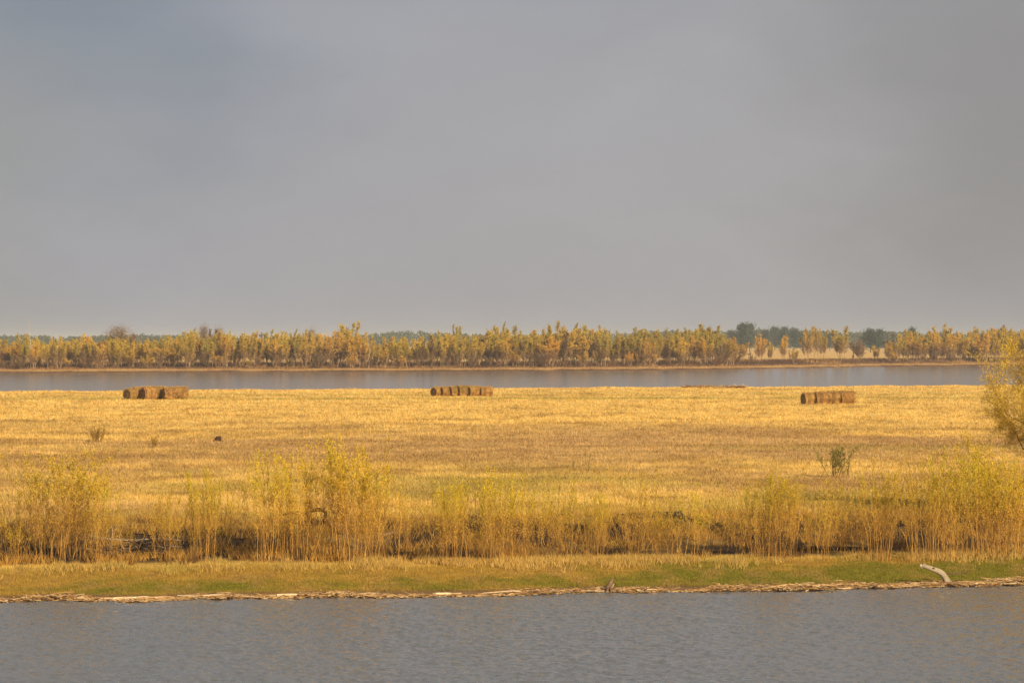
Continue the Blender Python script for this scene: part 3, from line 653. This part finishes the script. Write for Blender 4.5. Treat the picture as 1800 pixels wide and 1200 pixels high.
# ------------------------------------------------------------------ hay bales
def bale_mesh(seed, length=1.3, rad=.70):
    r = np.random.default_rng(seed); B = Buf(); na, nl = 56, 18; rings = []
    xs = np.linspace(-length/2, length/2, nl); th = np.arange(na)/na*2*math.pi
    TH, XS = np.meshgrid(th, xs)
    rr = rad*(1 + .34*(fbm(np.cos(TH)*1.3+seed, np.sin(TH)*1.3+XS*.9, seed)-.5) + .06*(fbm(XS*7+seed, TH*0, seed+3)-.5)) + .05*(fbm(XS*6, TH*7, seed+5)-.5)
    edge_ = np.clip((length/2-np.abs(XS))/.09, 0, 1); rr = rr*(.93+.07*np.sqrt(edge_))
    z = rr*np.sin(TH); yv = rr*np.cos(TH)*1.03; floor_ = -rad*.86; z = np.where(z < floor_, floor_+(z-floor_)*.1, z)
    # side colour: bands wound round the bale, plus wear patches
    bn = fbm(XS*5.5+seed*3, TH*.6, seed+7); pn = fbm(XS*1.5, TH*1.4+seed, seed+8)
    c = lerp3(np.broadcast_to(np.array([.42, .24, .075]), XS.shape+(3,)).copy(), np.array([.19, .10, .04]), sstep(.42, .66, bn))
    c = lerp3(c, np.array([.52, .32, .10]), sstep(.55, .75, pn)*.6); c = lerp3(c, np.array([.11, .065, .035]), sstep(.60, .72, 1-pn)*.4)
    v = np.stack([XS, yv, z], -1); ii = np.arange(na*nl).reshape(nl, na)
    qd = np.stack([ii[:-1], np.roll(ii, -1, 1)[:-1], np.roll(ii, -1, 1)[1:], ii[1:]], -1).reshape(-1, 4)
    B.add(v.reshape(-1, 3), f4=qd, c=c.reshape(-1, 3))
    for s, e in ((-1, 0), (1, nl-1)):  # end faces: wound spiral, with their shade painted in as a darker tone
        K = 8; fr = np.linspace(1, 0.02, K); base = v[e]; ctr = base.mean(0); vv = []; cc_ = []
        for j, f in enumerate(fr):
            p = ctr + (base-ctr)*f; p[:, 0] += s*(.05*(1-f)+.05*(fbm(p[:, 1]*4, p[:, 2]*4, seed+11)-.5)*(0 if j == 0 else 1)); vv.append(p)
            sp = .5+.5*np.sin(f*38+th*1.0); cc_.append(np.array([.17, .10, .05])[None]*(.7+.7*sp[:, None])*(1+.4*(fbm(p[:, 1]*3, p[:, 2]*3, seed+13)-.5)[:, None]))
        vv = np.array(vv); jj = np.arange(K*na).reshape(K, na)
        qd = np.stack([jj[:-1], np.roll(jj, -1, 1)[:-1], np.roll(jj, -1, 1)[1:], jj[1:]], -1).reshape(-1, 4); B.add(vv.reshape(-1, 3), f4=qd, c=np.array(cc_).reshape(-1, 3))
    m = 2200; a = r.uniform(-.4, math.pi+.4, m); x = r.uniform(-length/2, length/2, m); nrm = np.stack([a*0, np.cos(a), np.sin(a)], -1)
    p = np.stack([x, np.cos(a)*rad*.97, np.sin(a)*rad*.97], -1); d = norm(nrm*.6+r.normal(size=(m, 3))*.6)*r.uniform(.06, .30, (m, 1))
    add_leaves(B, p, d, np.full(m, .013), np.array([[.52, .33, .11]])*r.uniform(.5, 1.2, (m, 1)), r)
    v0 = [w_ for w_ in B.v]; 
    for w_ in v0: w_[:, 2] += rad*.84
    return B.mesh('hay_bale', M_hay, True)
bm_ = [bale_mesh(400+i) for i in range(5)]
def bale(px, by, hpx, yaw, lab, group, tilt=0., ls=1.0):
    x, y = P2(px, by, 1.2); z = hz(x, y); h = hpx*y/F; s = h/1.27
    o = bpy.data.objects.new('hay_bale', random.choice(bm_)); col.objects.link(o); o.location = (x, y, z-.03); o.rotation_euler = (0, tilt, math.radians(yaw)); o.scale = (s*ls, s, s)
    tag(o, lab, 'hay bale', group)
g1 = 'round hay bales in the left row'
for i, (px, hp, yaw, ls, lab) in enumerate([(228, 18, 48, .8, 'loose bright yellow slumped hay bale at the left end of the left row'), (244, 20, 34, 1.0, 'second hay bale from the left in the left row, half hidden'),
        (261, 21.5, 32, 1.05, 'tall hay bale third from the left in the left row'), (279, 21.5, 30, 1.05, 'fourth hay bale from the left in the left row, dark end showing'),
        (299, 20.5, 24, 1.15, 'hay bale second from the right in the left row, with arched dark end'), (319, 21, 15, 1.05, 'rightmost hay bale of the left row with a tuft on top')]):
    bale(px, 702-.3*(i % 2), hp, yaw, lab, g1, 0, ls)
g2 = 'round hay bales in the middle row'
for px, hp, yaw, ls, lab in [(769, 16, 40, 1.1, 'dark leftmost hay bale of the middle row'), (785, 16, 22, 1.2, 'second hay bale from the left in the middle row, mottled'), (800, 17, 28, 1.15, 'third hay bale from the left in the middle row with dark round end'),
        (815, 18, 24, 1.15, 'tallest hay bale in the centre of the middle row'), (833, 17, 28, 1.25, 'second hay bale from the right in the middle row, dark end and bright side'), (855, 16, 12, 1.25, 'rightmost orange-brown hay bale of the middle row')]:
    bale(px, 696, hp, yaw, lab, g2, 0, ls)
g3 = 'round hay bales in the right row'
for px, by, hp, yaw, ls, lab in [(1424, 710, 20, 20, 1.3, 'leftmost hay bale of the right row with black end face'), (1446, 710, 21, 14, 1.3, 'second hay bale from the left in the right row'),
        (1468, 709.5, 22, 12, 1.25, 'tallest hay bale of the right row, third from the left'), (1489, 709.5, 22, 12, 1.15, 'rightmost hay bale of the right row')]:
    bale(px, by, hp, yaw, lab, g3, 0, ls)

# ------------------------------------------------------------------ logs, stumps, driftwood
def log_path(buf, pts, radii, c, sides=9, knots=True, seed=0):
    """a tapering, slightly lumpy log along a polyline, resampled"""
    pts = np.array(pts, float); k = 14; s = np.linspace(0, len(pts)-1, k); i = np.minimum(s.astype(int), len(pts)-2); f = (s-i)
    # catmull-rom
    ext = np.concatenate([[2*pts[0]-pts[1]], pts, [2*pts[-1]-pts[-2]]]); p0, p1, p2, p3 = ext[i], ext[i+1], ext[i+2], ext[i+3]; f_ = f[:, None]
    P_ = .5*((2*p1)+(-p0+p2)*f_+(2*p0-5*p1+4*p2-p3)*f_**2+(-p0+3*p1-3*p2+p3)*f_**3)
    rd = np.interp(s, np.arange(len(radii)), radii)*(1+.18*(fbm(s*1.7+seed, s*0, seed)-.5)*2)
    cc_ = np.array(c)[None]*(.75+.5*fbm(s*2+seed, s*0+1, seed+1))[:, None]
    add_tubes(buf, P_[None], rd[None], sides, cc_[None], cap=True)
    q_ = buf.c[-3]; side_ = np.tile(.62+.66*vnoise(np.arange(sides)*1.7+seed, np.zeros(sides), 5), len(q_)//sides); buf.c[-3] = q_*side_[:, None]
PALE = (.50, .34, .19); GREY = (.46, .37, .27); DK = (.045, .032, .024)
# bent trunk at the waterline, right
def onland(px, by):
    z = .2
    for _ in range(5):
        x, y = P2(px, by, z); y = max(y, float(shore(np.array([x]))[0])+.22); x = (px-900)*y/F; z = max(hz(x, y), .02)
    return x, y, z
x, y, z = onland(1664, 1031); B = Buf()
def rel(px, py): return ((px-1664)*y/F, 0, (1031-py)*y/F)
log_path(B, [(rel(1668, 1040)[0], .05, -.10), rel(1664, 1023), (rel(1655, 1009)[0], -.04, rel(0, 1010)[2]), (rel(1640, 1003)[0], -.08, rel(0, 1003)[2]), (rel(1620, 995)[0], -.14, rel(0, 995.5)[2])], [.15, .105, .09, .078, .072], GREY, 12)
rt = bpy.data.objects.new('driftwood_snag', None); col.objects.link(rt); rt.location = (x, y, z); tag(rt, 'thick bent grey driftwood trunk rising from the waterline on the right', 'driftwood')
B.obj('bent_trunk', M_wood, rt, True)
B = Buf(); log_path(B, [(rel(1620, 995)[0]-.0, -.14, rel(0, 995.5)[2]), (rel(1619, 998)[0], -.15, rel(0, 1001)[2])], [.05, .022], GREY, 8); log_path(B, [(rel(1628, 997)[0], -.12, rel(0, 997)[2]), (rel(1632, 1004)[0], -.13, rel(0, 1004)[2])], [.02, .01], GREY, 6); log_path(B, [(rel(1641, 1003)[0], -.1, rel(0, 1003)[2]), (rel(1640, 998)[0], -.2, rel(0, 999)[2])], [.032, .02], (.25, .18, .12), 7); log_path(B, [(rel(1620, 995)[0], -.14, rel(0, 995)[2]), (rel(1616, 997)[0], -.14, rel(0, 997)[2])], [.075, .05], (.55, .45, .33), 9); B.obj('broken_stub', M_wood, rt, True)
B = Buf(); log_path(B, [(-.75, -.15, -.02), (-.1, -.12, .03), (.5, -.15, .05), (1.1, -.05, .0)], [.04, .085, .06, .03], (.30, .18, .09), 9); B.obj('root', M_wood, rt, True)
# long pale log continuing to the right edge
def lying(name, pa, pb, rad, c, lab, cat, group=None, bow=.04, sink=.5, zoff=0):
    xa, ya, za = onland(*pa); xb, yb, zb = onland(*pb); B = Buf()
    L_ = math.hypot(xb-xa, yb-ya); k = 4; pts = []
    for i in range(k+1):
        t = i/k; X_ = xa+(xb-xa)*t; Y_ = ya+(yb-ya)*t + random.uniform(-bow, bow)*L_; pts.append((X_-xa, Y_-ya, max(hz(X_, Y_), .01)-za+rad*sink+zoff))
    rs = [rad*random.uniform(.7, 1.1) for _ in range(k)]+[rad*.5]
    if random.random() < .5: rs = rs[::-1]
    log_path(B, pts, rs, c, 8, seed=random.randint(0, 999)); o = B.obj(name, M_wood, None, True); o.location = (xa, ya, za); tag(o, lab, cat, group); return o
lying('driftwood_log', (1672, 1033), (1770, 1029), .05, (.40, .25, .12), 'thick tan driftwood log lying right of the bent trunk', 'driftwood')
lying('driftwood_log', (1765, 1028), (1830, 1024), .06, (.52, .33, .12), 'golden driftwood log running out at the right edge', 'driftwood')
lying('driftwood_log', (1660, 1015), (1698, 1013), .03, (.16, .10, .06), 'thin dark log propped behind the bent trunk', 'driftwood', zoff=.12)
# stump at the waterline, centre
x, y, z = onland(1072, 1036); rt = bpy.data.objects.new('waterline_stump', None); col.objects.link(rt); rt.location = (x, y, z); tag(rt, 'dark upright splintered stump leaning right at the waterline near the centre', 'stump')
B = Buf(); log_path(B, [(-.10, 0, -.08), (-.04, 0, .12), (.03, 0, .26), (.09, 0, .40)], [.13, .10, .075, .03], (.17, .105, .065), 10); B.obj('stump', M_wood, rt, True)
B = Buf()
for a in [(-.35, -.1, -.02), (-.28, .15, 0), (.25, -.1, -.02), (.02, -.3, -.03), (-.15, -.3, -.02)]: log_path(B, [(0, 0, .10), (a[0]*.5, a[1]*.5, .08), a], [.06, .045, .015], (.13, .075, .045), 7)
log_path(B, [(.02, -.03, .02), (.07, -.04, .14), (.12, -.04, .24)], [.03, .03, .02], (.45, .32, .18), 6); B.obj('root', M_wood, rt, True)
# driftwood logs along the wrack line (countable ones), then the fine litter
segs = [(0, 300, 'left'), (300, 600, 'left-centre'), (600, 900, 'centre-left'), (900, 1200, 'centre'), (1200, 1500, 'right-centre'), (1500, 1830, 'right')]
land = {'left': 'pale driftwood stick in the wrack line below the brush pile and left of it', 'left-centre': 'pale driftwood stick in the wrack line between brush pile and black stump', 'centre-left': 'pale driftwood stick in the wrack line left of the waterline stump',
        'centre': 'pale driftwood stick in the wrack line around the waterline stump', 'right-centre': 'pale driftwood stick in the wrack line between the stump and the bent trunk', 'right': 'pale driftwood stick in the wrack line around the bent trunk'}
def wrack_y(px): return np.interp(px, [0, 300, 600, 900, 1200, 1500, 1800], [1058, 1053, 1049, 1045, 1040, 1033, 1027])
for a, b, nm in segs:
    for i in range(9):
        pa = random.uniform(a, b-30); ln = random.uniform(25, 95); dy = random.uniform(-5, 2)
        o = lying('driftwood_stick', (pa, wrack_y(pa)+dy), (pa+ln, wrack_y(pa+ln)+dy+random.uniform(-2, 2)), random.uniform(.02, .045), random.choice([(.56, .40, .24), (.46, .29, .15), (.62, .47, .30), (.42, .26, .12)]), land[nm], 'driftwood', 'driftwood sticks in the wrack line', zoff=random.uniform(0, .05)); later(o, pa+ln/2, ('long' if ln > 60 else 'short')+' pale driftwood stick on the waterline', NEARM)
B = Buf(); r = np.random.default_rng(15); n = 19000; xx = r.uniform(-24, 26, n); d = .04+np.abs(r.normal(size=n))*.38; thick = .12+1.15*sstep(.25, .8, fbm(xx/1.3, xx*0, 88))+.40*sstep(6, 12, xx); d = d*thick*1.1; yy = shore(xx)+d
ln = r.uniform(.05, .30, n)+.5*(r.random(n) < .06); az = r.normal(size=n)*.35; el = r.normal(size=n)*.12; zc = height(xx, yy)+.01+r.random(n)*.12*thick*np.exp(-(d/.6)**2)
dv = np.stack([np.cos(az)*np.cos(el), np.sin(az), np.sin(el)], -1)*ln[:, None]*.5; c0 = np.stack([xx, yy, zc], -1)
pal = np.array([(.50, .31, .14), (.62, .45, .26), (.30, .17, .08), (.14, .08, .045), (.42, .24, .09)])[r.integers(0, 5, n)]*r.uniform(.7, 1.2, (n, 1))
mid_ = c0+r.normal(size=(n, 3))*.012
add_tubes(B, np.stack([c0-dv, mid_, c0+dv], 1), np.repeat(r.uniform(.004, .014, n)[:, None], 3, 1), 4, pal)
tag(B.obj('driftwood_litter', M_straw), 'tan litter of broken reeds and twigs washed up along the near waterline', 'driftwood litter', kind='stuff')
# white twig at left
x, y, z = onland(44, 1052); B = Buf(); WH = (.72, .62, .48)
log_path(B, [(0, 0, 0), (.03, 0, .08), (.05, 0, .17)], [.010, .008, .004], WH, 5); log_path(B, [(.02, 0, .05), (.09, 0, .09), (.15, 0, .11)], [.008, .006, .003], WH, 5)
o = B.obj('forked_twig', M_straw); o.location = (x, y, z); tag(o, 'small white forked twig sticking up from the wrack line near the left edge', 'twig')
o = lying('driftwood_plank', (28, 1060), (82, 1060), .03, (.50, .27, .05), 'orange-yellow plank-like log in the water at the far left shore', 'driftwood', zoff=.03)
# brush pile
x, y, z = onland(255, 978); rt = bpy.data.objects.new('brush_pile', None); col.objects.link(rt); rt.location = (x, y, z); tag(rt, 'heap of dark dead branches with a pale pole across its top, on the left', 'brush pile')
r = np.random.default_rng(5); B = Buf(); n = 260; a = r.normal(size=n)*.5; cx = r.normal(size=n)*.62; cy = r.normal(size=n)*.45; cz = np.abs(r.normal(size=n))*.18*np.exp(-(cx/1.1)**2)+.04
ln = r.uniform(.3, 1.3, n); dv = np.stack([np.cos(a)*np.where(r.random(n) < .5, 1, -1), np.sin(a)*.6, r.normal(size=n)*.22], -1)*ln[:, None]*.5; c0 = np.stack([cx, cy, cz], -1)
pal = np.array([(.07, .05, .04), (.13, .095, .07), (.20, .14, .09), (.05, .035, .025)])[r.integers(0, 4, n)]
add_tubes(B, np.stack([c0-dv, c0+r.normal(size=(n, 3))*.05, c0+dv], 1), r.uniform(.008, .03, n)[:, None]*np.array([[1.1, 1, .5]]), 5, pal); B.obj('branches', M_straw, rt)
B = Buf(); log_path(B, [(-1.9, -.1, .62), (-1.2, -.1, .48), (-.4, -.15, .44), (.5, -.1, .50), (1.2, 0, .42)], [.012, .022, .03, .028, .014], (.42, .34, .26), 7)
log_path(B, [(-.02, -.45, .02), (.12, -.45, .2), (.24, -.4, .40)], [.02, .022, .018], (.50, .36, .22), 6); log_path(B, [(-.8, -.4, .50), (-.66, -.45, .2), (-.55, -.5, -.02)], [.014, .018, .02], (.45, .30, .16), 6)
log_path(B, [(-1.12, .1, .40), (-1.1, .1, .68), (-1.13, .1, .92)], [.035, .032, .012], (.34, .22, .14), 7); B.obj('pole', M_wood, rt, True)
# black stump
x, y, z = onland(548, 958); rt = bpy.data.objects.new('black_stump', None); col.objects.link(rt); rt.location = (x, y, z); tag(rt, 'black charred upright stump with roots, half hidden behind the tall willow clumps', 'stump')
B = Buf(); log_path(B, [(-.12, 0, -.1), (-.14, 0, .4), (-.12, 0, .7), (-.10, 0, 1.02)], [.16, .12, .11, .05], DK, 9); B.obj('trunk', M_wood, rt, True)
B = Buf(); log_path(B, [(-.1, 0, .60), (.25, 0, .68), (.55, 0, .55)], [.06, .07, .04], (.06, .04, .03), 8); log_path(B, [(.5, 0, .56), (.48, 0, .3), (.6, 0, 0)], [.06, .09, .10], DK, 8)
log_path(B, [(-.1, 0, .5), (-.6, .1, .55), (-1.2, .1, .45)], [.07, .06, .03], (.07, .05, .035), 8); B.obj('root', M_wood, rt, True)
# long dark logs on the bank
for pa, pb, rad, lab in [((1085, 946), (1200, 952), .13, 'long dark blackened log lying on the bank, left and thickest piece'), ((1195, 953), (1340, 962), .10, 'dark log continuing the line right of the thickest piece'),
                         ((1345, 968), (1530, 972), .08, 'dark log low on the bank between shoots right of centre'), ((660, 966), (740, 962), .06, 'greyish fallen branch on the dark bank right of the tallest clumps'), ((985, 985), (900, 972), .035, 'thin dark branch sloping on the bank at the centre')]:
    lying('fallen_log', pa, pb, rad, DK if rad > .07 else (.20, .15, .11), lab, 'log', bow=.02, zoff=.03)
# meadow stump
x, y = P2(383, 776, 1.2); z = hz(x, y); rt = bpy.data.objects.new('meadow_stump', None); col.objects.link(rt); rt.location = (x, y, z); tag(rt, 'small dark brown stump lying alone on the left of the meadow', 'stump')
B = Buf(); log_path(B, [(-.12, 0, 0), (-.02, 0, .17), (.16, .1, .22)], [.16, .15, .13], (.075, .035, .025), 10); B.obj('stump', M_wood, rt, True)
B = Buf(); log_path(B, [(-.1, 0, .03), (-.32, -.05, .05), (-.48, 0, .0)], [.06, .04, .02], (.09, .045, .03), 7); log_path(B, [(.1, 0, .05), (.3, -.05, .03), (.4, 0, .0)], [.06, .04, .02], (.09, .045, .03), 7); B.obj('root', M_wood, rt, True)
# brushwood heap on the far rim of the meadow
r = np.random.default_rng(8); B = Buf(); n = 260; yb = 392.0
x0 = (1255-900)*yb/F; yb = float(edge(np.array([x0]))[0])-4; x0 = (1255-900)*yb/F; z0 = hz(x0, yb)
cx = r.uniform(-4.1, 4.1, n); cz = .05+.20*r.random(n)*(.4+1.2*fbm(cx/1.5, cx*0, 3)); c0 = np.stack([cx, r.normal(size=n)*.5, cz], -1); ln = r.uniform(.4, 1.8, n); a = r.normal(size=n)*.4
dv = np.stack([np.cos(a), np.sin(a), r.normal(size=n)*.12], -1)*ln[:, None]*.5; pal = np.array([(.16, .07, .035), (.30, .15, .06), (.10, .05, .03), (.5, .36, .18)])[r.integers(0, 4, n)]
add_tubes(B, np.stack([c0-dv, c0, c0+dv], 1), r.uniform(.02, .06, n)[:, None]*np.array([[1, 1, .5]]), 5, pal)
o = B.obj('brushwood_heap', M_straw); o.location = (x0, yb, z0); tag(o, 'long low reddish-brown brushwood heap on the far rim of the meadow, right of centre', 'brushwood')
for px, lab in ((1312, 'white bleached branch sticking up right of the far brushwood heap'), (1296, 'white bleached branch sticking up at the right end of the far brushwood heap')):
    xb = (px-900)*yb/F; yq = float(edge(np.array([xb]))[0])-3; B = Buf(); log_path(B, [(0, 0, 0), (.1, 0, .2), (-.35, 0, .55)], [.04, .035, .02], (.7, .6, .5), 5); log_path(B, [(.1, 0, .2), (.5, 0, .35)], [.03, .015], (.7, .6, .5), 5)
    o = B.obj('bleached_branch', M_straw); o.location = (xb, yq, hz(xb, yq)); tag(o, lab, 'branch')

resolve_labels()
# ------------------------------------------------------------------ haze
bx = 4200; by0, by1 = -200, 9100; z0, z1 = -3.0, 26.0
me = mesh_np('haze', [(-bx, by0, z0), (bx, by0, z0), (bx, by1, z0), (-bx, by1, z0), (-bx, by0, z1), (bx, by0, z1), (bx, by1, z1), (-bx, by1, z1)],
             [[[0, 3, 2, 1], [4, 5, 6, 7], [0, 1, 5, 4], [1, 2, 6, 5], [2, 3, 7, 6], [3, 0, 4, 7]]])
m = bpy.data.materials.new('haze_air'); m.use_nodes = True; n = m.node_tree.nodes; l = m.node_tree.links
n.remove(n['Principled BSDF']); pvn = n.new('ShaderNodeVolumePrincipled'); pvn.inputs['Density'].default_value = .00014; pvn.inputs['Color'].default_value = (.60, .70, .86, 1)
pvn.inputs['Anisotropy'].default_value = 0.0
l.new(pvn.outputs[0], n['Material Output'].inputs['Volume']); me.materials.append(m)
o = bpy.data.objects.new('haze', me); col.objects.link(o); tag(o, 'thin blue haze in the air over the plain', 'haze', kind='stuff')
